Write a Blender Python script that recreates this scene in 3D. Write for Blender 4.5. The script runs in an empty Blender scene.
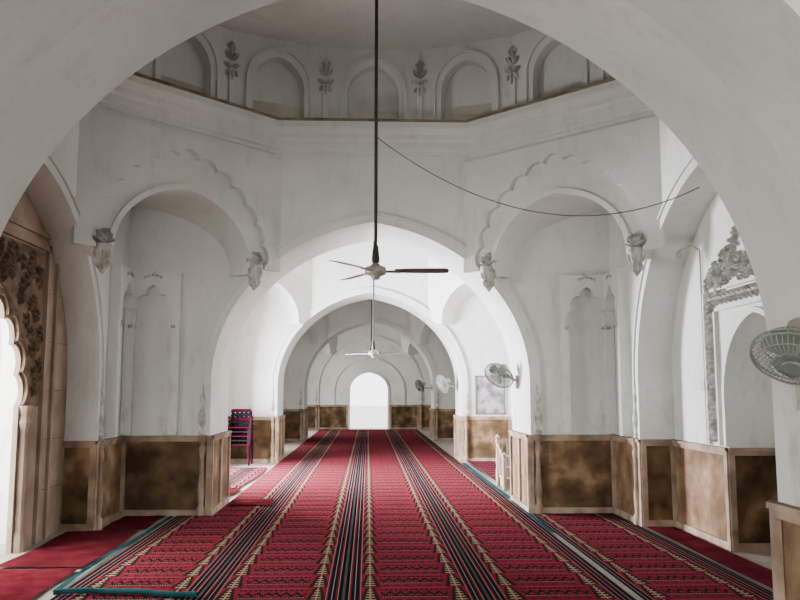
import bpy, bmesh, math, random
from mathutils import Vector, Matrix
random.seed(4)
R = math.radians
scene = bpy.context.scene
COL = scene.collection

# ------------------------------------------------------------ node expression helper
class E:
    def __init__(s, nt, v): s.nt=nt; s.v=v
    def _op(s, op, o=None, o2=None, clamp=False):
        n=s.nt.nodes.new('ShaderNodeMath'); n.operation=op; n.use_clamp=clamp
        for i,x in enumerate([s,o,o2]):
            if x is None: continue
            if isinstance(x,E):
                if isinstance(x.v,(int,float)): n.inputs[i].default_value=x.v
                else: s.nt.links.new(x.v,n.inputs[i])
            else: n.inputs[i].default_value=x
        return E(s.nt,n.outputs[0])
    def __add__(s,o): return s._op('ADD',o)
    def __sub__(s,o): return s._op('SUBTRACT',o)
    def __mul__(s,o): return s._op('MULTIPLY',o)
    def __truediv__(s,o): return s._op('DIVIDE',o)
    def lt(s,o): return s._op('LESS_THAN',o)
    def gt(s,o): return s._op('GREATER_THAN',o)
    def frac(s): return s._op('FRACT')
    def floor(s): return s._op('FLOOR')
    def abs(s): return s._op('ABSOLUTE')

def mat_new(name):
    m=bpy.data.materials.new(name); m.use_nodes=True
    nt=m.node_tree; b=nt.nodes['Principled BSDF']
    return m,nt,b

def noise_mat(name, c1, c2, scale=3, rough=.8, bump=0.0, detail=6, lo=.35, hi=.65, metallic=0, bscale=None, c3=None, spec=None, stain=None):
    m,nt,b=mat_new(name)
    tc=nt.nodes.new('ShaderNodeTexCoord')
    n=nt.nodes.new('ShaderNodeTexNoise'); n.inputs['Scale'].default_value=scale; n.inputs['Detail'].default_value=detail
    nt.links.new(tc.outputs['Object'],n.inputs['Vector'])
    r=nt.nodes.new('ShaderNodeValToRGB')
    r.color_ramp.elements[0].position=lo; r.color_ramp.elements[0].color=(*c1,1)
    r.color_ramp.elements[1].position=hi; r.color_ramp.elements[1].color=(*c2,1)
    if c3:
        e=r.color_ramp.elements.new(min(1,hi+.12)); e.color=(*c3,1)
    nt.links.new(n.outputs['Fac'],r.inputs['Fac'])
    out=r.outputs['Color']
    if stain:
        mp=nt.nodes.new('ShaderNodeMapping'); mp.inputs['Scale'].default_value=(3.2,3.2,1.3)
        nt.links.new(tc.outputs['Object'],mp.inputs['Vector'])
        n3=nt.nodes.new('ShaderNodeTexNoise'); n3.inputs['Scale'].default_value=1.6; n3.inputs['Detail'].default_value=10; n3.inputs['Roughness'].default_value=.74
        nt.links.new(mp.outputs[0],n3.inputs['Vector'])
        r3=nt.nodes.new('ShaderNodeValToRGB'); r3.color_ramp.elements[0].position=.52; r3.color_ramp.elements[0].color=(0,0,0,1)
        r3.color_ramp.elements[1].position=.78; r3.color_ramp.elements[1].color=(1,1,1,1)
        nt.links.new(n3.outputs['Fac'],r3.inputs['Fac'])
        sp=nt.nodes.new('ShaderNodeSeparateXYZ'); nt.links.new(tc.outputs['Object'],sp.inputs[0])
        low=(E(nt,2.1)-E(nt,sp.outputs[2]))._op('MULTIPLY',.7,clamp=True)      # more handling grime near the dado
        fac=E(nt,r3.outputs['Color'])*(low*.75+.45)
        k=nt.nodes.new('ShaderNodeMix'); k.data_type='RGBA'
        nt.links.new(fac.v,k.inputs[0]); nt.links.new(out,k.inputs[6]); k.inputs[7].default_value=(*stain,1)
        out=k.outputs[2]
    nt.links.new(out,b.inputs['Base Color'])
    b.inputs['Roughness'].default_value=rough; b.inputs['Metallic'].default_value=metallic
    if spec is not None: b.inputs['Specular IOR Level'].default_value=spec
    if bump>0:
        n2=nt.nodes.new('ShaderNodeTexNoise'); n2.inputs['Scale'].default_value=bscale or scale*6; n2.inputs['Detail'].default_value=5
        nt.links.new(tc.outputs['Object'],n2.inputs['Vector'])
        bp=nt.nodes.new('ShaderNodeBump'); bp.inputs['Strength'].default_value=bump; bp.inputs['Distance'].default_value=.02
        nt.links.new(n2.outputs['Fac'],bp.inputs['Height']); nt.links.new(bp.outputs['Normal'],b.inputs['Normal'])
    return m

M_plaster=noise_mat('whitewashed_plaster',(.58,.60,.56),(.69,.70,.66),scale=.9,bump=.3,bscale=9,spec=.2,stain=(.36,.325,.27))
M_relief=noise_mat('plaster_relief',(.30,.295,.26),(.55,.55,.51),scale=9,bump=.3,bscale=30,spec=.2)
M_cream=noise_mat('aged_cream_plaster',(.46,.435,.36),(.62,.60,.53),scale=2.5,bump=.2,spec=.2)
M_ledge=noise_mat('weathered_ledge',(.12,.09,.05),(.24,.20,.125),scale=5)
M_frame=noise_mat('pink_sandstone',(.20,.138,.095),(.38,.285,.21),scale=4,bump=.2,spec=.2,detail=10,lo=.38,hi=.62)
M_panel=noise_mat('brown_sandstone_panel',(.050,.032,.015),(.135,.085,.042),scale=3.2,bump=.3,rough=.8,c3=(.27,.175,.10),detail=12,spec=.15,lo=.38,hi=.58)
M_panel2=noise_mat('orange_sandstone_panel',(.13,.078,.042),(.25,.158,.09),scale=3.4,bump=.3,rough=.8,c3=(.38,.27,.18),detail=12,spec=.15,lo=.38,hi=.58)
M_stone=noise_mat('buff_portal_stone',(.24,.175,.125),(.40,.315,.24),scale=2.4,bump=.35,detail=10,spec=.2)
M_carved=noise_mat('carved_brown_stone',(.11,.072,.044),(.25,.175,.115),scale=6,bump=.4,spec=.2)
M_floor=noise_mat('stone_floor',(.24,.21,.17),(.34,.30,.25),scale=2)
M_court=noise_mat('courtyard_paving',(.6,.56,.5),(.72,.68,.62),scale=1)
M_dark=noise_mat('dark_metal',(.02,.018,.017),(.04,.035,.03),scale=10,rough=.5,spec=.3)
M_cable=noise_mat('grey_cable',(.10,.10,.09),(.16,.16,.15),scale=10,rough=.5)
M_blade=noise_mat('fan_blade_backlit',(.05,.042,.038),(.085,.072,.065),scale=8,rough=.5,spec=.3)  # backlit silhouette put into the colour of a single blade
M_bladel=noise_mat('fan_blade_grey',(.22,.21,.19),(.32,.30,.27),scale=8,rough=.5,spec=.3)
M_hub=noise_mat('fan_motor_cream',(.20,.18,.135),(.32,.29,.23),scale=8,rough=.4)
M_cage=noise_mat('fan_cage_grey',(.15,.175,.14),(.24,.27,.22),scale=8,rough=.45)
M_fanbl=noise_mat('fan_plastic_blade',(.13,.155,.13),(.21,.235,.20),scale=8,rough=.45)
M_teal=noise_mat('teal_tarpaulin',(.010,.06,.07),(.022,.11,.13),scale=6,rough=.8,spec=.1)
M_maroon=noise_mat('maroon_plastic',(.020,.0015,.004),(.036,.003,.008),scale=6,rough=.8,spec=.05)
M_tealpl=noise_mat('navy_plastic',(.003,.005,.008),(.006,.009,.013),scale=6,rough=.8,spec=.05)
M_wood=noise_mat('pale_wood',(.30,.235,.165),(.42,.345,.26),scale=9,rough=.6,spec=.2)
M_red=noise_mat('plain_red_rug',(.15,.017,.027),(.22,.029,.043),scale=7,rough=1,bump=.6,bscale=160,spec=.0)
M_redd=noise_mat('dull_red_rug',(.115,.015,.022),(.18,.027,.036),scale=4,rough=1,bump=.6,bscale=160,spec=.0)
M_pipe=noise_mat('painted_conduit',(.30,.29,.26),(.42,.41,.38),scale=5,rough=.5)

def carpet_mat(name, red=(.195,.018,.036), red2=(.125,.012,.023), off=-0.22, W=1.05, P=.42):
    m,nt,b=mat_new(name)
    tc=nt.nodes.new('ShaderNodeTexCoord'); sp=nt.nodes.new('ShaderNodeSeparateXYZ')
    nt.links.new(tc.outputs['Object'],sp.inputs[0])
    X=E(nt,sp.outputs[0]); Y=E(nt,sp.outputs[1])
    d=(((X-off)/W+0.5).frac()-0.5).abs()*W          # metres from seam
    v=(Y/P).frac()
    r=nt.nodes.new('ShaderNodeValToRGB'); r.color_ramp.interpolation='CONSTANT'
    navy=(.009,.010,.016,1); crm=(.23,.185,.135,1); rd=(.14,.012,.022,1); blk=(.008,.008,.011,1)
    st=[(0,(.055,.05,.05,1)),(.010,blk),(.036,crm),(.042,rd),(.056,navy),(.080,crm),(.086,navy),(.114,rd),(.122,crm),(.127,rd)]
    el=r.color_ramp.elements
    el[0].position=0; el[0].color=st[0][1]; el[1].position=st[1][0]/.2; el[1].color=st[1][1]
    for p,c in st[2:]:
        e=el.new(p/.2); e.color=c
    nt.links.new((d/.2).v,r.inputs['Fac'])
    n=nt.nodes.new('ShaderNodeTexNoise'); n.inputs['Scale'].default_value=4; nt.links.new(tc.outputs['Object'],n.inputs['Vector'])
    def mix(fac,a,bc):
        k=nt.nodes.new('ShaderNodeMix'); k.data_type='RGBA'
        nt.links.new(fac if not isinstance(fac,E) else fac.v,k.inputs[0])
        for s,i in ((a,6),(bc,7)):
            if isinstance(s,tuple): k.inputs[i].default_value=(*s,1) if len(s)==3 else s
            else: nt.links.new(s,k.inputs[i])
        return k.outputs[2]
    field=mix(n.outputs['Fac'],red2,red)
    vs=(v*6).floor()/6
    wt=(E(nt,.058)-vs*.050)
    dx=(d-.196).abs()
    tree_o=dx.lt(wt+.018)*v.gt(.04)*v.lt(.96)
    tree_i=dx.lt(wt*.7)*((v*6).frac().gt(.60))*v.gt(.08)*v.lt(.92)
    trunk=dx.lt(.006)
    field=mix(tree_o,field,(.024,.016,.014))
    field=mix((tree_i+trunk*tree_o)._op('MINIMUM',1.0),field,(.26,.19,.12))
    s_=(d/.0765).frac()
    t=((s_-.5).abs()*2*4).floor()/4
    h=(E(nt,1.0)-t)*.24
    cen=d.gt(.275)
    low=v.gt(.26)*v.lt(h+.46)*cen
    inn=v.gt(.40)*v.lt(h*.75+.36)*cen*t.lt(.6)
    field=mix(low,field,(.014,.015,.013))
    field=mix(inn,field,(.17,.017,.028))
    line=cen*((v-.31).abs().lt(.022))*((d/.019).frac().lt(.6))
    field=mix(line,field,(.25,.19,.12))
    line2=cen*((v-.82).abs().lt(.05))*((d/.038).frac().lt(.62))
    field=mix(line2,field,(.015,.015,.013))
    line3=cen*((v-.93).abs().lt(.018))
    field=mix(line3,field,(.12,.07,.05))
    line4=cen*((v-.12).abs().lt(.028))*((d/.0765).frac().lt(.45))
    field=mix(line4,field,(.015,.015,.013))
    col=mix(d.lt(.132),field,r.outputs['Color'])
    nt.links.new(col,b.inputs['Base Color']); b.inputs['Roughness'].default_value=1; b.inputs['Specular IOR Level'].default_value=0
    n2=nt.nodes.new('ShaderNodeTexNoise'); n2.inputs['Scale'].default_value=220
    nt.links.new(tc.outputs['Object'],n2.inputs['Vector'])
    bp=nt.nodes.new('ShaderNodeBump'); bp.inputs['Strength'].default_value=.5; bp.inputs['Distance'].default_value=.01
    nt.links.new(n2.outputs['Fac'],bp.inputs['Height']); nt.links.new(bp.outputs['Normal'],b.inputs['Normal'])
    return m
M_carpet=carpet_mat('patterned_prayer_carpet')
M_carpet2=carpet_mat('daylit_prayer_carpet',red=(.32,.06,.10),red2=(.24,.04,.07))  # pink ground, with daylight brightening put into its paler colour

# ------------------------------------------------------------ mesh helpers
def finish(bm,name,mats,smooth=True,angle=28,loc=(0,0,0),parent=None,recalc=True):
    if recalc: bmesh.ops.recalc_face_normals(bm,faces=bm.faces)
    me=bpy.data.meshes.new(name); bm.to_mesh(me); bm.free()
    for m in (mats if isinstance(mats,(list,tuple)) else [mats]): me.materials.append(m)
    if smooth:
        me.polygons.foreach_set('use_smooth',[True]*len(me.polygons)); me.set_sharp_from_angle(angle=R(angle))
    o=bpy.data.objects.new(name,me); COL.objects.link(o); o.location=loc
    if parent: o.parent=parent
    return o
def inst(o,name,loc):
    n=bpy.data.objects.new(name,o.data); COL.objects.link(n); n.location=loc; return n
def box(bm,x0,x1,y0,y1,z0,z1,mi=0,M=None):
    vs=[bm.verts.new((x,y,z)) for z in (z0,z1) for y in (y0,y1) for x in (x0,x1)]
    if M is not None:
        for v in vs: v.co=M@v.co
    for f in ((0,2,3,1),(4,5,7,6),(0,1,5,4),(2,6,7,3),(0,4,6,2),(1,3,7,5)):
        bm.faces.new([vs[i] for i in f]).material_index=mi
def prism(bm,pts,d0,d1,M=None,mi=0):
    M=M or Matrix()
    a=[bm.verts.new(M@Vector((p[0],p[1],d0))) for p in pts]; b=[bm.verts.new(M@Vector((p[0],p[1],d1))) for p in pts]
    bm.faces.new(a[::-1]).material_index=mi; bm.faces.new(b).material_index=mi
    n=len(pts)
    for i in range(n):
        bm.faces.new([a[i],a[(i+1)%n],b[(i+1)%n],b[i]]).material_index=mi
def wallM(o,n):
    n=Vector(n).normalized(); t=Vector((-n.y,n.x,0)); up=Vector((0,0,1))
    M=Matrix((t,up,n)).transposed().to_4x4(); M.translation=Vector(o); return M
def lathe(bm,prof,M=None,seg=16,mi=0):
    M=M or Matrix(); rings=[]
    for r,z in prof:
        rings.append([bm.verts.new(M@Vector((r*math.cos(2*math.pi*i/seg),r*math.sin(2*math.pi*i/seg),z))) for i in range(seg)])
    for a,b in zip(rings,rings[1:]):
        for i in range(seg):
            bm.faces.new([a[i],a[(i+1)%seg],b[(i+1)%seg],b[i]]).material_index=mi
    for rg in (rings[0],rings[-1]):
        try: bm.faces.new(rg).material_index=mi
        except: pass
def tube(bm,pts,r,seg=6,mi=0,closed=False):
    pts=[Vector(p) for p in pts]; n=len(pts); rings=[]
    prev=None
    for i,p in enumerate(pts):
        if closed: t=(pts[(i+1)%n]-pts[i-1]).normalized()
        else: t=(pts[min(i+1,n-1)]-pts[max(i-1,0)]).normalized()
        if prev is None:
            a=Vector((0,0,1)) if abs(t.z)<.9 else Vector((1,0,0)); u=t.cross(a).normalized()
        else: u=(prev-t*prev.dot(t)).normalized()
        prev=u; w=t.cross(u)
        rings.append([bm.verts.new(p+(u*math.cos(2*math.pi*k/seg)+w*math.sin(2*math.pi*k/seg))*r) for k in range(seg)])
    rr=list(zip(rings,rings[1:]))
    if closed: rr.append((rings[-1],rings[0]))
    for a,b in rr:
        for k in range(seg): bm.faces.new([a[k],a[(k+1)%seg],b[(k+1)%seg],b[k]]).material_index=mi
    if not closed:
        bm.faces.new(rings[0][::-1]).material_index=mi; bm.faces.new(rings[-1]).material_index=mi
def leaf(bm,M,cx,cy,ang,L,W,T,mi=0):
    ca,sa=math.cos(ang),math.sin(ang)
    def P(x,y,z): return M@Vector((cx+x*ca-y*sa,cy+x*sa+y*ca,z))
    sec=[(0,.15),(.25,.8),(.5,1),(.75,.7),(1,.05)]
    rows=[]
    for t,w in sec:
        rows.append([bm.verts.new(P(t*L,-w*W/2,0)),bm.verts.new(P(t*L,-w*W/4,T*w)),bm.verts.new(P(t*L,0,T*w*.75)),bm.verts.new(P(t*L,w*W/4,T*w)),bm.verts.new(P(t*L,w*W/2,0))])
    for a,b in zip(rows,rows[1:]):
        for k in range(4): bm.faces.new([a[k],b[k],b[k+1],a[k+1]]).material_index=mi

def arch(hw,spring,H,n=22,k=.16,p=2.25):
    pts=[]
    for i in range(n+1):
        t=math.cos(math.pi/2*i/n)
        z=spring+H*((1-k)*max(0,1-t**p)**(.485)+k*(1-t))
        pts.append((hw*t,z))
    return pts+[(-x,z) for x,z in pts[-2::-1]]
def archfull(hw,spring,H,z0=0,**kw):
    a=arch(hw,spring,H,**kw); return [(hw,z0)]+a+[(-hw,z0)]
def offset_curve(pts,o):
    out=[]
    n=len(pts)
    for i,(x,y) in enumerate(pts):
        a=pts[max(i-1,0)]; b=pts[min(i+1,n-1)]
        dx,dy=b[0]-a[0],b[1]-a[1]; l=math.hypot(dx,dy) or 1
        out.append((x+dy/l*o,y-dx/l*o))
    return out
def cusped(hw,spring,H,N=9,amp=.06,z0=0,sub=8,**kw):
    base=arch(hw,spring,H,n=60,**kw)
    L=[0]
    for a,b in zip(base,base[1:]): L.append(L[-1]+math.hypot(b[0]-a[0],b[1]-a[1]))
    off=offset_curve(base,1.0)
    out=[]
    tot=L[-1]; j=0
    for i in range(N*sub+1):
        s=tot*i/(N*sub)
        while j<len(L)-2 and L[j+1]<s: j+=1
        f=(s-L[j])/((L[j+1]-L[j]) or 1)
        x=base[j][0]*(1-f)+base[j+1][0]*f; y=base[j][1]*(1-f)+base[j+1][1]*f
        nx=(off[j][0]-base[j][0]); ny=(off[j][1]-base[j][1])
        a=amp*abs(math.sin(math.pi*i/sub))**.7
        out.append((x+nx*a,y+ny*a))
    return [(hw,z0)]+out+[(-hw,z0)] if z0 is not None else out
def band(bm,pts,w,d,M,mi=0,d0=0.0):
    o=offset_curve(pts,w)
    o[0]=(o[0][0],pts[0][1]); o[-1]=(o[-1][0],pts[-1][1])
    prism(bm,list(pts)+o[::-1],d0,d,M,mi)

# ------------------------------------------------------------ dimensions
A=3.03; HW=1.97; SPR=1.62; RISE=2.0; DEP=3.40; PER=7.26; YC=6.95; ZC=4.92
bays=[YC+PER*(i-1) for i in range(5)]   # centres of bays 0..4
s2=math.sqrt(.5)

def tmpobj(bm,name='tmp'):
    bmesh.ops.recalc_face_normals(bm,faces=bm.faces)
    me=bpy.data.meshes.new(name); bm.to_mesh(me); bm.free()
    o=bpy.data.objects.new(name,me); COL.objects.link(o); return o
def boolean(o,cut,op='DIFFERENCE'):
    md=o.modifiers.new('b','BOOLEAN'); md.operation=op; md.object=cut; md.solver='EXACT'
    bpy.context.view_layer.update()
    dg=bpy.context.evaluated_depsgraph_get()
    me=bpy.data.meshes.new_from_object(o.evaluated_get(dg))
    o.modifiers.clear(); old=o.data; o.data=me
    bpy.data.meshes.remove(old); bpy.data.objects.remove(cut)

XL,XR=-3.75,4.3
def shell(name):
    bm=bmesh.new(); box(bm,XL,XR,-PER/2,PER/2,-.3,ZC); o=tmpobj(bm,name)
    bm=bmesh.new(); box(bm,-A,A,-A,A,0,2.92); c=tmpobj(bm); boolean(o,c)
    bm=bmesh.new(); box(bm,-A,A,-A,-1.2,2.5,3.72); c=tmpobj(bm); boolean(o,c)
    k=A*(math.sqrt(2)-1)
    octp=[(A,k),(k,A),(-k,A),(-A,k),(-A,-k),(-k,-A),(k,-A),(A,-k)]
    bm=bmesh.new(); prism(bm,octp,2.4,ZC+.5); c=tmpobj(bm); boolean(o,c)
    for sx in (1,-1):
        bm=bmesh.new()
        M=wallM((0,0,0),(sx*s2,s2,0))
        prism(bm,archfull(.88,3.0,.80,z0=2.7,n=14),-6,6,M); c=tmpobj(bm)
        bm=bmesh.new(); box(bm,-A,A,-A,A,2.6,4.2); q=tmpobj(bm); boolean(c,q,'INTERSECT')
        boolean(o,c)
    bm=bmesh.new(); prism(bm,archfull(HW,SPR,RISE),-5,5,wallM((0,0,0),(0,1,0))); boolean(o,tmpobj(bm))
    bm=bmesh.new(); prism(bm,archfull(2.03,SPR,RISE),-DEP,DEP,wallM((0,0,0),(1,0,0))); boolean(o,tmpobj(bm))
    bm=bmesh.new(); prism(bm,archfull(1.3,1.9,1.1,n=10),0,8,wallM((0,0,0),(-1,0,0))); boolean(o,tmpobj(bm))
    bm=bmesh.new(); prism(bm,archfull(.66,1.45,.75,n=12),0,3.92,wallM((0,0,0),(1,0,0))); boolean(o,tmpobj(bm))
    me=o.data; me.materials.clear(); me.materials.append(M_plaster)
    me.polygons.foreach_set('use_smooth',[True]*len(me.polygons)); me.set_sharp_from_angle(angle=R(28))
    return o
sh=shell('wall_arcade'); sh.location=(0,bays[0],0)
for i in range(1,5): inst(sh,'wall_arcade',(0,bays[i],0))

# ------------------------------------------------------------ mouldings, brackets etc. per bay
def trim(brackets):
    bm=bmesh.new()
    for n in ((0,1,0),(0,-1,0),(1,0,0),(-1,0,0)):
        n=Vector(n)
        full=archfull(HW if n.y else 2.03,SPR,RISE,z0=.96)
        M=wallM(n*A,-n)
        pts=[p for p in full]
        band(bm,pts,.10,.025,M)
        o=offset_curve(pts,.10); o[0]=(o[0][0],.96); o[-1]=(o[-1][0],.96)
        band(bm,o,.03,.045,M)
    prof=[(-.02,4.50),(.02,4.51),(.02,4.55),(.05,4.57),(.05,4.66),(.085,4.69),(.085,4.75),(.12,4.79),(.155,4.82),(.155,4.895)]
    def ring(prof,mi):
        rr=[]
        for o_,z in prof:
            rad=(A-o_)/math.cos(R(22.5))
            rr.append([bm.verts.new((rad*math.cos(R(22.5+45*i)),rad*math.sin(R(22.5+45*i)),z)) for i in range(8)])
        for a,b in zip(rr,rr[1:]):
            for i in range(8): bm.faces.new([a[i],a[(i+1)%8],b[(i+1)%8],b[i]]).material_index=mi
    ring(prof,0)
    ring([(.155,4.895),(.165,4.90),(.165,4.93),(-.25,4.93)],1)
    for sx,sy in ((1,1),(-1,1),(1,-1),(-1,-1)):
        n=Vector((sx*s2,sy*s2,0)); M=wallM(n*A,-n)
        if sy>0 and brackets:
            cu=cusped(1.09,3.02,1.19,N=13,amp=.065,z0=2.99,k=.22)
            W=1.325
            prism(bm,[(W,2.99)]+[(W,4.42),(-W,4.42),(-W,2.99)]+cu[::-1],0,.07,M)
            band(bm,archfull(.88,3.0,.80,z0=2.99,n=14),.06,.04,M)
            for s in (1,-1):
                c=M@Vector((s*.98,0,0)); bx,by=c.x-n.x*.01,c.y-n.y*.01
                lathe(bm,[(.010,2.72),(.035,2.75),(.025,2.78),(.05,2.84),(.08,2.92),(.10,2.99),(.10,3.03)],Matrix.Translation((bx,by,0)),12,2)
                for tier,(zb,rr,Lf) in enumerate(((2.76,.03,.14),(2.86,.055,.17))):
                    for a in range(7):
                        an=(a+.5*tier)*2*math.pi/7
                        cc=Vector((bx,by,zb)); dv=Vector((math.cos(an),math.sin(an),0))
                        leaf(bm,wallM(cc+dv*rr,dv),0,0,R(90),Lf,.07,.045,2)
                for q in (-1.8,-.9,0,.9,1.8):
                    leaf(bm,M,s*.98+q*.015,3.03,R(90+q*36),.18,.065,.11,2)
                for q in (-1,1):
                    leaf(bm,M,s*.98+q*.06,3.16,R(90+q*70),.10,.05,.10,2)
            for (ox,oy,nn) in ((sx*2.69,sy*A,(0,-sy,0)),(sx*A,sy*2.69,(-sx,0,0))):
                Mw=wallM((ox,oy,0),nn)
                cu=cusped(.235,2.30,.44,N=5,amp=.055,z0=.98,k=.3)
                prism(bm,[(.335,.98),(.335,2.95),(-.335,2.95),(-.335,.98)]+cu[::-1],0,.12,Mw)
                for q in (-1,-.5,0,.5,1): leaf(bm,Mw,q*.05,2.86,R(90-q*60),.12,.05,.15,2)
                leaf(bm,Mw,.26,2.34,R(-90),.12,.08,.16,2); leaf(bm,Mw,-.26,2.34,R(-90),.12,.08,.16,2)
        for (cx,cy) in ((sx*(HW+.10),sy*(A-.02)),(sx*(A-.02),sy*2.13)):
            pr=[(.03,.97),(.045,1.0),(.02,1.04),(.045,1.12),(.05,1.2),(.03,1.28),(.02,1.34),(.04,1.38),(.035,1.44),(.015,1.50),(.028,1.54),(.004,1.62)]
            lathe(bm,pr,Matrix.Translation((cx,cy,0)),10,2)
            pr=[(.05,.0),(.05,.1),(.03,.14),(.045,.3),(.03,.5),(.028,.7),(.045,.8),(.03,.86),(.05,.9),(.05,.97)]
            lathe(bm,pr,Matrix.Translation((cx-sx*.02,cy-sy*.03 if abs(cy)>abs(cx) else cy,0)),10,3)
    return finish(bm,'trim_cornice_and_archivolts',[M_plaster,M_ledge,M_relief,M_frame],angle=35)
tr=trim(True); tr.location=(0,bays[1],0)
tr=trim(False); tr.location=(0,bays[0],0)
for i in range(2,5): inst(tr,'trim_cornice_and_archivolts',(0,bays[i],0))

# ------------------------------------------------------------ drum and dome
def dome():
    bm=bmesh.new(); ap=3.10; hw=ap*math.tan(math.pi/16); z0=ZC-.02; z1=6.02
    for i in range(16):
        a=math.pi/8*i; n=Vector((math.cos(a),math.sin(a),0)); M=wallM(n*ap,-n)
        ni=archfull(.335,5.32,.40,z0=z0,n=8)
        w=hw+.02
        prism(bm,[(w,z0),(w,z1),(-w,z1),(-w,z0)]+ni[::-1],-.16,0,M)
        prism(bm,[(.6,z0),(.6,5.9),(-.6,5.9),(-.6,z0)],-.2,-.16,M)
        prism(bm,[(.33,z0),(.33,z0+.26),(-.33,z0+.26),(-.33,z0)],-.16,-.14,M,1)
        band(bm,archfull(.40,5.36,.46,z0=z0,n=10),.03,.04,M)
        cr=ap/math.cos(math.pi/16); aa=a+math.pi/16; nn=Vector((math.cos(aa),math.sin(aa),0)); Mo=wallM(nn*(cr-.015),-nn)
        prism(bm,[(.035,z0),(.035,5.45),(-.035,5.45),(-.035,z0)],0,.03,Mo)
        for s in (-1,1):
            leaf(bm,Mo,0,5.47,R(90+s*65),.13,.07,.05,2); leaf(bm,Mo,0,5.56,R(90+s*40),.15,.07,.05,2)
            leaf(bm,Mo,s*.03,5.72,R(90+s*75),.10,.06,.05,2); leaf(bm,Mo,s*.02,5.45,R(-90+s*35),.11,.06,.04,2)
        leaf(bm,Mo,0,5.60,R(90),.22,.09,.06,2); leaf(bm,Mo,0,5.5,R(-90),.26,.05,.05,2)
    prof=[(3.25,5.95)]
    for r_,z in ((3.06,5.98),(3.06,6.02),(3.10,6.04)): prof.append((r_,z))
    for k in range(0,19):
        t=math.pi/2*k/18; prof.append((3.10*math.cos(t)**.95 if k<18 else .01,6.06+2.35*math.sin(t)))
    lathe(bm,prof,None,48,0)
    for k,(rr,zz) in enumerate(((3.06,6.22),(3.03,6.36),(2.96,6.62),(2.5,7.35))):
        tube(bm,[(rr*math.cos(2*math.pi*j/48),rr*math.sin(2*math.pi*j/48),zz) for j in range(48)],.028,6,0,True)
    return finish(bm,'ceiling_dome',[M_plaster,M_cream,M_relief],angle=30,recalc=False)
dm=dome(); dm.location=(0,bays[0],0)
for i in range(1,5): inst(dm,'ceiling_dome',(0,bays[i],0))

# ------------------------------------------------------------ dado panelling
H=.96
def dseg(bm,p,q,nrm,e0=0,e1=0,npan=1,pm=1):
    p=Vector((*p,0)); q=Vector((*q,0)); n=Vector((*nrm,0)); t=(q-p); L=t.length; t.normalize()
    M=Matrix((t,Vector((0,0,1)),t.cross(Vector((0,0,1))))).transposed().to_4x4()
    sgn=1 if (t.cross(Vector((0,0,1)))).dot(n)>0 else -1
    M.translation=p
    def bx(x0,x1,y0,y1,d,mi,dd=0): box(bm,x0,x1,y0,y1,*( (dd,d) if sgn>0 else (-d,-dd)),mi,M)
    x0,x1=-e0,L+e1; m=.06
    bx(x0,x1,.002,H-.002,.018,pm)
    bx(x0,x1,0,.08,.045,0); bx(x0,x1,H-.07,H,.045,0); bx(x0,x1,H-.03,H,.06,0)
    step=(x1-x0)/npan
    for k in range(npan+1):
        c=x0+k*step; a,b=(c,c+m) if k==0 else ((c-m,c) if k==npan else (c-m/2,c+m/2))
        bx(a,b,.08,H-.07,.045,0)
def dado():
    bm=bmesh.new(); e=.03
    hp=PER/2
    for sy in (1,-1):
        for sx in (1,-1):
            dseg(bm,(sx*HW,sy*hp),(sx*HW,sy*A),(-sx,0),0,e,pm=2)
            dseg(bm,(sx*HW,sy*A),(sx*A,sy*A),(0,-sy),e,0)
            dseg(bm,(sx*A,sy*A),(sx*A,sy*2.03),(-sx,0),0,e,pm=2)
            dseg(bm,(sx*A,sy*2.03),(sx*DEP,sy*2.03),(0,-sy),e,0)
        dseg(bm,(DEP,sy*2.03),(DEP,sy*.66),(-1,0),0,e,pm=2)
        dseg(bm,(DEP,sy*.66),(3.92,sy*.66),(0,-sy),e,0)
    dseg(bm,(3.92,.66),(3.92,-.66),(-1,0))
    return finish(bm,'trim_dado_panels',[M_frame,M_panel,M_panel2],smooth=False)
dd=dado(); dd.location=(0,bays[0],0)
for i in range(1,5): inst(dd,'trim_dado_panels',(0,bays[i],0))

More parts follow.
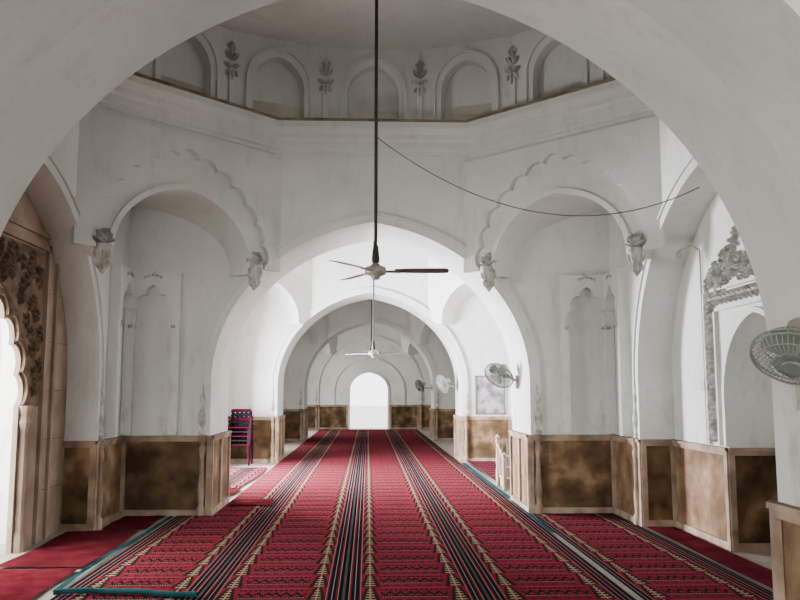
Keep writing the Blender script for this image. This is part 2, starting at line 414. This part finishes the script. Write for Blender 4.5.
# ------------------------------------------------------------ left stone portal (cusped) in blind arch
def portal():
    bm=bmesh.new(); M=wallM((-DEP,0,0),(1,0,0))
    outer=archfull(2.02,SPR,RISE-.01)
    cu=cusped(.82,1.35,.98,N=9,amp=.09,z0=0)
    prism(bm,outer+cu[::-1],.002,.05,M,0)
    D=.05
    def fr(h,zt,w,d,z0=0,mi=0):
        for s in (1,-1): box(bm,min(s*h,s*(h+w)),max(s*h,s*(h+w)),z0,zt+w,D,D+d,mi,M)
        box(bm,-h-w,h+w,zt,zt+w,D,D+d,mi,M)
    fr(1.28,2.92,.06,.04); fr(1.55,3.05,.05,.03)
    band(bm,cusped(.84,1.37,1.0,N=9,amp=.09,z0=None),.05,D+.035,M,1,D)
    for s in (1,-1):
        prism(bm,[(s*1.26,1.35),(s*1.26,2.9),(s*.05,2.9)]+[(s*x,z) for x,z in arch(.99,1.35,1.22,n=10)[:10]][::-1],D,D+.008,M,1)
        for k in range(75):
            x=random.uniform(.15,1.2); z=random.uniform(1.5,2.85)
            if (x/1.08)**2+((z-1.35)/1.2)**2<1.05: continue
            a0=random.uniform(0,6.28)
            for j in range(5):
                MM=M@Matrix.Translation((0,0,D)); leaf(bm,MM,s*x,z,a0+j*1.256,.09,.05,.045,1)
        box(bm,min(s*.98,s*1.22),max(s*.98,s*1.22),0,1.32,D,D+.025,0,M)
        lathe(bm,[(.06,0),(.06,.15),(.04,.2),(.045,.7),(.04,1.12),(.07,1.2),(.05,1.27),(.08,1.36)],M@Matrix.Translation((s*.90,0,D+.03))@Matrix.Rotation(-math.pi/2,4,'X'),10,0)
        for z in (.5,1.0,1.5,2.0,2.5): box(bm,min(s*1.36,s*1.98),max(s*1.36,s*1.98),z,z+.008,D,D+.003,1,M)
    return finish(bm,'door_cusped_stone_portal',[M_stone,M_carved],angle=30)
po=portal(); po.location=(0,bays[1],0)
inst(po,'door_cusped_stone_portal',(0,bays[0],0)); inst(po,'door_cusped_stone_portal',(0,bays[3],0))

# ------------------------------------------------------------ right niche stucco frame
def niche():
    bm=bmesh.new(); M=wallM((DEP,0,0),(-1,0,0))
    band(bm,archfull(.66,1.45,.75,z0=.97,n=12),.05,.03,M)
    def fr(h,zt,w,d,z0=.97):
        for s in (1,-1): box(bm,min(s*h,s*(h+w)),max(s*h,s*(h+w)),z0,zt+w,0,d,0,M)
        box(bm,-h-w,h+w,zt,zt+w,0,d,0,M)
    fr(.78,2.28,.03,.04); fr(1.02,2.48,.03,.04)
    for s in (1,-1):
        z=1.0
        while z<2.4:
            leaf(bm,M,s*.915,z,R(90),.12,.07,.07,1)
            for q in (-1,1):
                leaf(bm,M,s*.915,z,R(90+q*50),.12,.06,.07,1)
            z+=.10
    x=-.9
    while x<.9:
        leaf(bm,M,x,2.40,0,.11,.07,.06,1); leaf(bm,M,x,2.40,R(55),.08,.05,.06,1); leaf(bm,M,x,2.40,R(-55),.08,.05,.06,1); x+=.1
    for k in range(110):
        x=random.uniform(-.98,.98); zt=2.52+.62*(1-abs(x)/1.02)**.85
        z=random.uniform(2.50,zt); a0=random.uniform(0,6.28)
        for j in range(4): leaf(bm,M,x,z,a0+j*math.pi/2,.085,.04,.055,1)
    for q in range(-3,4): leaf(bm,M,0,3.0,R(90-q*26),.22-.02*abs(q),.06,.06,1)
    return finish(bm,'trim_stucco_niche_surround',[M_plaster,M_relief],angle=30)
nc=niche(); nc.location=(0,bays[1],0)
for i in (0,2,3,4): inst(nc,'trim_stucco_niche_surround',(0,bays[i],0))

# ------------------------------------------------------------ end wall with doorway
bm=bmesh.new()
YE=bays[4]+A
M=wallM((0,YE,0),(0,-1,0))
outer=archfull(HW-.002,SPR,RISE-.002)
dr=archfull(.74,1.55,.68,n=10)
prism(bm,outer+dr[::-1],-.35,-.05,M,0)
band(bm,archfull(1.35,1.5,1.3,z0=.96,n=12),.06,.0,M,0,-.05)
band(bm,dr,.07,-.01,M,0,-.05)
finish(bm,'wall_end',[M_plaster,M_panel],angle=30)
bm=bmesh.new()
for s in (1,-1): dseg(bm,(s*HW,YE+.045),(s*.83,YE+.045),(0,-1))
finish(bm,'trim_end_dado',[M_frame,M_panel],smooth=False)

# ------------------------------------------------------------ floor, courtyard
bm=bmesh.new(); box(bm,-3.9,4.3,bays[0]-PER/2,YE+.6,-.12,.002); finish(bm,'floor',M_floor,smooth=False)
bm=bmesh.new(); box(bm,-60,60,-60,90,-.5,-.13); finish(bm,'ground_courtyard',M_court,smooth=False)

# ------------------------------------------------------------ carpets
def rect(bm,x0,x1,y0,y1,z0=.003,z1=.016,mi=0): box(bm,x0,x1,y0,y1,z0,z1,mi)
b1=bays[1]; b2=bays[2]
bm=bmesh.new()
rect(bm,-1.90,1.88,bays[0]-PER/2+.1,YE-.05)
finish(bm,'prayer_carpet',M_carpet,smooth=False)
def wavy(name,x0,x1,y0,y1,z,mat,amp=.02,nx=14,ny=20,edge=.03,seed=0):
    rnd=random.Random(seed); bm=bmesh.new()
    ph=[rnd.uniform(0,6.28) for _ in range(8)]
    g=[]
    for j in range(ny+1):
        row=[]
        for i in range(nx+1):
            u=i/nx; v=j/ny
            x=x0+(x1-x0)*u+edge*math.sin(5*v+ph[0])*(1 if i in(0,nx) else .5)
            y=y0+(y1-y0)*v+edge*math.sin(4*u+ph[1])
            zz=z+amp*.5*(1+math.sin(7*u+ph[2])*math.sin(9*v+ph[3]))*.5
            row.append(bm.verts.new((x,y,zz)))
        g.append(row)
    for j in range(ny):
        for i in range(nx): bm.faces.new([g[j][i],g[j][i+1],g[j+1][i+1],g[j+1][i]])
    bmesh.ops.solidify(bm,geom=bm.faces[:],thickness=.010)
    return finish(bm,name,mat,angle=40)
bm=bmesh.new(); rect(bm,-2.32,-1.905,b1-A+.06,b1+A-.07); finish(bm,'prayer_carpet_side_strip',M_carpet,smooth=False)
bm=bmesh.new(); rect(bm,1.95,2.96,b1-A+.06,b1+A-.07); finish(bm,'prayer_carpet',M_carpet,smooth=False)
wavy('red_rug',-3.20,-2.44,b1-1.9,b1+.05,.018,M_red,seed=1,edge=.02)
wavy('red_rug',-3.20,-2.44,b1+.12,b1+1.88,.018,M_redd,seed=2,edge=.02)
wavy('red_rug',-2.92,-2.44,b1+1.98,b1+2.92,.018,M_redd,seed=3,edge=.01)
wavy('red_rug',3.00,3.31,b1-1.9,b1+1.92,.018,M_redd,seed=4,edge=.01,nx=6)
wavy('red_rug',-2.9,-1.98,b2-2.9,b2-1.7,.022,M_redd,seed=5)
wavy('prayer_carpet_daylit',-2.9,-1.98,b2-1.6,b2+1.7,.022,M_carpet2,seed=6)
wavy('prayer_carpet_daylit',2.05,2.9,b2-.9,b2+2.9,.022,M_carpet2,seed=7)
wavy('red_rug',-1.85,-1.30,b2-3.55,b2-2.95,.030,M_redd,seed=8,nx=6,ny=6,amp=.01)
wavy('teal_tarpaulin',-2.40,-2.345,b1-.72,b1+2.9,.016,M_teal,amp=.03,edge=.018,nx=2,ny=30,seed=9)
wavy('teal_tarpaulin',1.895,1.935,b1+1.6,b1+4.15,.016,M_teal,amp=.02,edge=.006,nx=2,ny=40,seed=10)
wavy('teal_tarpaulin',1.90,1.97,b1+4.3,b2+2.6,.016,M_teal,amp=.02,edge=.006,nx=2,ny=40,seed=11)
bm=bmesh.new()
pts=[(-2.33+1.05*t, b1-.82+.05*math.sin(5*t)-.05*t, .043+.004*math.sin(13*t)) for t in [i/14 for i in range(15)]]
tube(bm,pts,.021,8); finish(bm,'rolled_teal_tarpaulin_edge',M_teal,angle=60)

# ------------------------------------------------------------ ceiling fans
def ceiling_fan(loc,ztop,rot,name='ceiling_fan',mats=None):
    e=bpy.data.objects.new(name,None); COL.objects.link(e); e.location=loc
    L=ztop-loc[2]
    bm=bmesh.new()
    lathe(bm,[(.015,.08),(.015,L)],None,8); lathe(bm,[(.02,.07),(.035,.09),(.035,.12),(.025,.22),(.012,.25)],None,12)
    lathe(bm,[(.07,L-.12),(.05,L-.10),(.015,L-.25)][::-1],None,12)
    finish(bm,'down_rod',M_dark,parent=e)
    bm=bmesh.new()
    lathe(bm,[(.0,-.075),(.03,-.07),(.04,-.055),(.045,-.04),(.085,-.025),(.095,-.01),(.095,.02),(.085,.04),(.045,.055),(.03,.075),(.0,.077)],None,24)
    finish(bm,'motor_housing',M_hub,parent=e,angle=40)
    for k in range(3):
        a=rot+k*2*math.pi/3; bm=bmesh.new()
        Mr=Matrix.Rotation(a,4,'Z')@Matrix.Rotation(R(-10),4,'X')
        prism(bm,[(.08,-.02),(.2,-.03),(.22,.03),(.08,.02)],-.004,.004,Mr)
        prism(bm,[(.17,-.045),(.30,-.060),(.60,-.068),(.635,-.05),(.645,0),(.635,.05),(.60,.06),(.30,.055),(.17,.04)],.0045,.010,Mr)
        finish(bm,'blade_%d'%(k+1),mats[k],parent=e,angle=40)
    return e
ceiling_fan((.015,YC,2.54),8.3,R(-3),mats=[M_blade,M_bladel,M_bladel])
ceiling_fan((.05,bays[2],2.16),8.3,R(20),mats=[M_bladel]*3)
ceiling_fan((.05,bays[3],2.5),8.3,R(50),mats=[M_bladel]*3)

# ------------------------------------------------------------ wall fans
def wall_fan(base,head,aim,name='wall_fan',r=.205,wr=1.0):
    e=bpy.data.objects.new(name,None); COL.objects.link(e)
    base=Vector(base); head=Vector(head); d=Vector(aim).normalized()
    q=d.to_track_quat('Z','Y').to_matrix().to_4x4(); q.translation=head
    bm=bmesh.new()
    for rr,z in ((r,.0),(r*.99,.02),(r*.8,.052),(r*.5,.066),(r*.8,-.045),(r*.5,-.065)):
        tube(bm,[q@Vector((rr*math.cos(2*math.pi*k/32),rr*math.sin(2*math.pi*k/32),z)) for k in range(32)],(.005 if z in(0,.02) else .0025)*wr,5,0,True)
    for k in range(44):
        a=2*math.pi*k/44; c,s=math.cos(a),math.sin(a)
        tube(bm,[q@Vector((x*c,x*s,z)) for x,z in ((.04,.070),(r*.5,.067),(r*.8,.052),(r,.01))],.0018*wr,4)
        tube(bm,[q@Vector((x*c,x*s,z)) for x,z in ((.05,-.07),(r*.5,-.065),(r*.8,-.045),(r,-.005))],.0018*wr,4)
    lathe(bm,[(.0,.078),(.045,.076),(.05,.066),(.0,.064)],q,20)
    finish(bm,'cage',M_cage,parent=e)
    bm=bmesh.new()
    for k in range(3):
        a=2*math.pi*k/3
        MM=q@Matrix.Rotation(a,4,'Z')@Matrix.Rotation(R(20),4,'X')
        prism(bm,[(.02,-.03),(.08,-.07),(.14,-.080),(.165,-.04),(.16,.03),(.12,.055),(.05,.04),(.02,.02)],-.002,.002,MM)
    lathe(bm,[(.0,.03),(.03,.025),(.035,-.03),(.0,-.03)],q,16)
    finish(bm,'impeller',M_fanbl,parent=e)
    bm=bmesh.new()
    lathe(bm,[(.0,-.20),(.04,-.195),(.06,-.17),(.065,-.09),(.05,-.07),(.0,-.07)],q,20)
    back=q@Vector((0,0,-.12))
    elbow=Vector((back.x*.4+base.x*.6,back.y*.4+base.y*.6,back.z-.12))
    tube(bm,[back,back+Vector((0,0,-.09)),elbow,base],.016,8)
    M=wallM(base,(-1,0,0))
    prism(bm,[(.05,-.09),(.05,.09),(-.05,.09),(-.05,-.09)],0,.03,M)
    finish(bm,'motor_and_bracket',M_hub,parent=e,angle=40)
    return e
wall_fan((HW,3.62,1.50),(1.855,3.50,1.655),(-.38,-.36,-.70),r=.185)
wall_fan((HW,10.75,1.62),(1.71,10.70,1.71),(-.55,-.60,-.70),wr=1.5)
wall_fan((HW,17.9,1.60),(1.62,17.85,1.66),(-.9,-.4,-.45),wr=2)
wall_fan((HW,25.1,1.60),(1.58,25.1,1.66),(-.9,-.5,-.4),wr=2)

# ------------------------------------------------------------ cables and conduit
bm=bmesh.new()
a=Vector((.015,YC,3.76)); b=Vector((3.02,7.15,3.38)); pts=[]
for i in range(31):
    t=i/30; p=a.lerp(b,t); p.z-=.52*4*t*(1-t)*.9; pts.append(p)
tube(bm,pts,.0055,5); finish(bm,'hanging_electric_cable',M_cable)
bm=bmesh.new()
tube(bm,[(DEP-.02,8.05,.97),(DEP-.02,8.05,2.95)],.010,6); box(bm,DEP-.05,DEP,8.0,8.1,1.5,1.62)
tube(bm,[(DEP-.02,8.05,2.95),(DEP-.1,8.05,3.0),(DEP-.22,8.1,2.95)],.008,6); lathe(bm,[(.0,2.86),(.03,2.87),(.035,2.9),(.02,2.95),(.0,2.96)],Matrix.Translation((DEP-.22,8.1,0)),12)
finish(bm,'electric_conduit_with_bulb',M_pipe)
bm=bmesh.new(); tube(bm,[(HW-.01,3.9,1.93),(HW-.015,3.7,1.97),(HW-.01,3.4,1.95),(HW-.01,3.3,2.0)],.005,5); finish(bm,'fan_cable',M_pipe)

# ------------------------------------------------------------ framed poster in second bay
M_poster,nt,b=mat_new('printed_poster')
tc=nt.nodes.new('ShaderNodeTexCoord'); br=nt.nodes.new('ShaderNodeTexNoise'); br.inputs['Scale'].default_value=4; br.inputs['Detail'].default_value=8
nt.links.new(tc.outputs['Object'],br.inputs['Vector'])
rp=nt.nodes.new('ShaderNodeValToRGB'); rp.color_ramp.elements[0].color=(.13,.12,.14,1); rp.color_ramp.elements[1].color=(.36,.34,.35,1); rp.color_ramp.elements[0].position=.4; rp.color_ramp.elements[1].position=.55
nt.links.new(br.outputs['Fac'],rp.inputs['Fac']); nt.links.new(rp.outputs['Color'],b.inputs['Base Color'])
e=bpy.data.objects.new('framed_poster',None); COL.objects.link(e)
yw=b2+A-.005
bm=bmesh.new(); box(bm,2.29,2.87,yw-.015,yw,1.03,1.80); finish(bm,'print',M_poster,parent=e,smooth=False)
bm=bmesh.new()
for x0,x1,z0,z1 in ((2.26,2.29,1.0,1.83),(2.87,2.90,1.0,1.83),(2.26,2.90,1.0,1.03),(2.26,2.90,1.80,1.83)): box(bm,x0,x1,yw-.03,yw,z0,z1)
finish(bm,'frame',M_cable,parent=e,smooth=False)

# ------------------------------------------------------------ stacked plastic chairs
bm=bmesh.new(); cx,cy=-2.64,b2+2.30
for k in range(5):
    z=.42+k*.085; mi=1 if k in(1,3) else 0; o=k*.01
    prism(bm,[(-.22,-.2),(.22,-.2),(.24,.2),(-.2,.22)],z,z+.02,Matrix.Translation((cx,cy+o,0)),mi)
    M=Matrix.Translation((cx,cy+.22+o,z))@Matrix.Rotation(R(12),4,'X')@Matrix.Rotation(R(90),4,'X')
    for q in range(5):
        x=-.2+q*.09; prism(bm,[(x,.02),(x+.065,.02),(x+.065,.34),(x,.34)],-.012,.012,M,mi)
    prism(bm,[(-.22,.32),(.22,.32),(.19,.38),(-.19,.38)],-.014,.014,M,mi)
    for s in (-1,1):
        tube(bm,[(cx+s*.23,cy-.2+o,z),(cx+s*.25,cy-.18+o,z+.2),(cx+s*.24,cy+.2+o,z+.21)],.018,6,mi)
    for sx in (-1,1):
        for sy in (-1,1):
            tube(bm,[(cx+sx*.2,cy+sy*.18+o,z),(cx+sx*.235,cy+sy*.215+o,z-.40)],.022,6,mi)
finish(bm,'stacked_plastic_chairs',[M_maroon,M_tealpl],angle=40)

# ------------------------------------------------------------ small stepped minbar
bm=bmesh.new(); mx,my=2.23,12.6
for k in range(3): box(bm,mx-.17,mx+.17,my-.30+.2*k,my+.32,.02+.15*k,.17+.15*k); box(bm,mx-.19,mx+.19,my-.32+.2*k,my+.32,.15+.15*k,.18+.15*k)
for sx in (-1,1):
    for (yy,h) in ((-.30,.56),(.30,.80)):
        lathe(bm,[(.032,.003),(.032,.26),(.022,.30),(.032,.38),(.022,h-.14),(.036,h-.10),(.024,h-.07),(.042,h-.03),(.0,h+.02)],Matrix.Translation((mx+sx*.2,my+yy,0)),12)
    tube(bm,[(mx+sx*.2,my-.3,.45),(mx+sx*.2,my+.3,.66)],.018,6)
    for q in range(4): tube(bm,[(mx+sx*.2,my-.2+q*.13,.2),(mx+sx*.2,my-.2+q*.13,.48+q*.04)],.012,6)
for q in range(4): tube(bm,[(mx-.13+q*.087,my+.3,.45),(mx-.13+q*.087,my+.3,.70)],.012,6)
box(bm,mx-.19,mx+.19,my+.29,my+.31,.68,.74)
finish(bm,'small_wooden_minbar',M_wood,angle=40)

# ------------------------------------------------------------ lights, world
w=bpy.data.worlds.new('World'); scene.world=w; w.use_nodes=True
bg=w.node_tree.nodes['Background']; bg.inputs[0].default_value=(.96,.98,1,1); bg.inputs[1].default_value=4.8
def area(name,loc,rot,sx,sy,en,col=(1,1,1)):
    l=bpy.data.lights.new(name,'AREA'); l.shape='RECTANGLE'; l.size=sx; l.size_y=sy; l.energy=en; l.color=col
    o=bpy.data.objects.new(name,l); COL.objects.link(o); o.location=loc; o.rotation_euler=rot; return o
for i,en in ((0,150),(1,520),(2,5400),(3,420),(4,420)):
    area('daylight_door',(-4.6,bays[i],1.7),(0,R(-90),0),2.6,2.6,en,(1,.99,.97) if i!=2 else (.93,.91,1.0))
area('added_rear_fill',(0,bays[0]-PER/2-.6,2.0),(R(90),0,0),3.6,3.2,440,(1,1,.96))  # unseen fill lamp added behind the camera at the open hall end

cam=bpy.data.cameras.new('camera'); co=bpy.data.objects.new('camera',cam); COL.objects.link(co)
cam.sensor_width=36; cam.lens=36; co.location=(-.05,0,1.5); co.rotation_euler=(R(90+6.49),0,R(-2.30)); cam.clip_start=.05
scene.camera=co
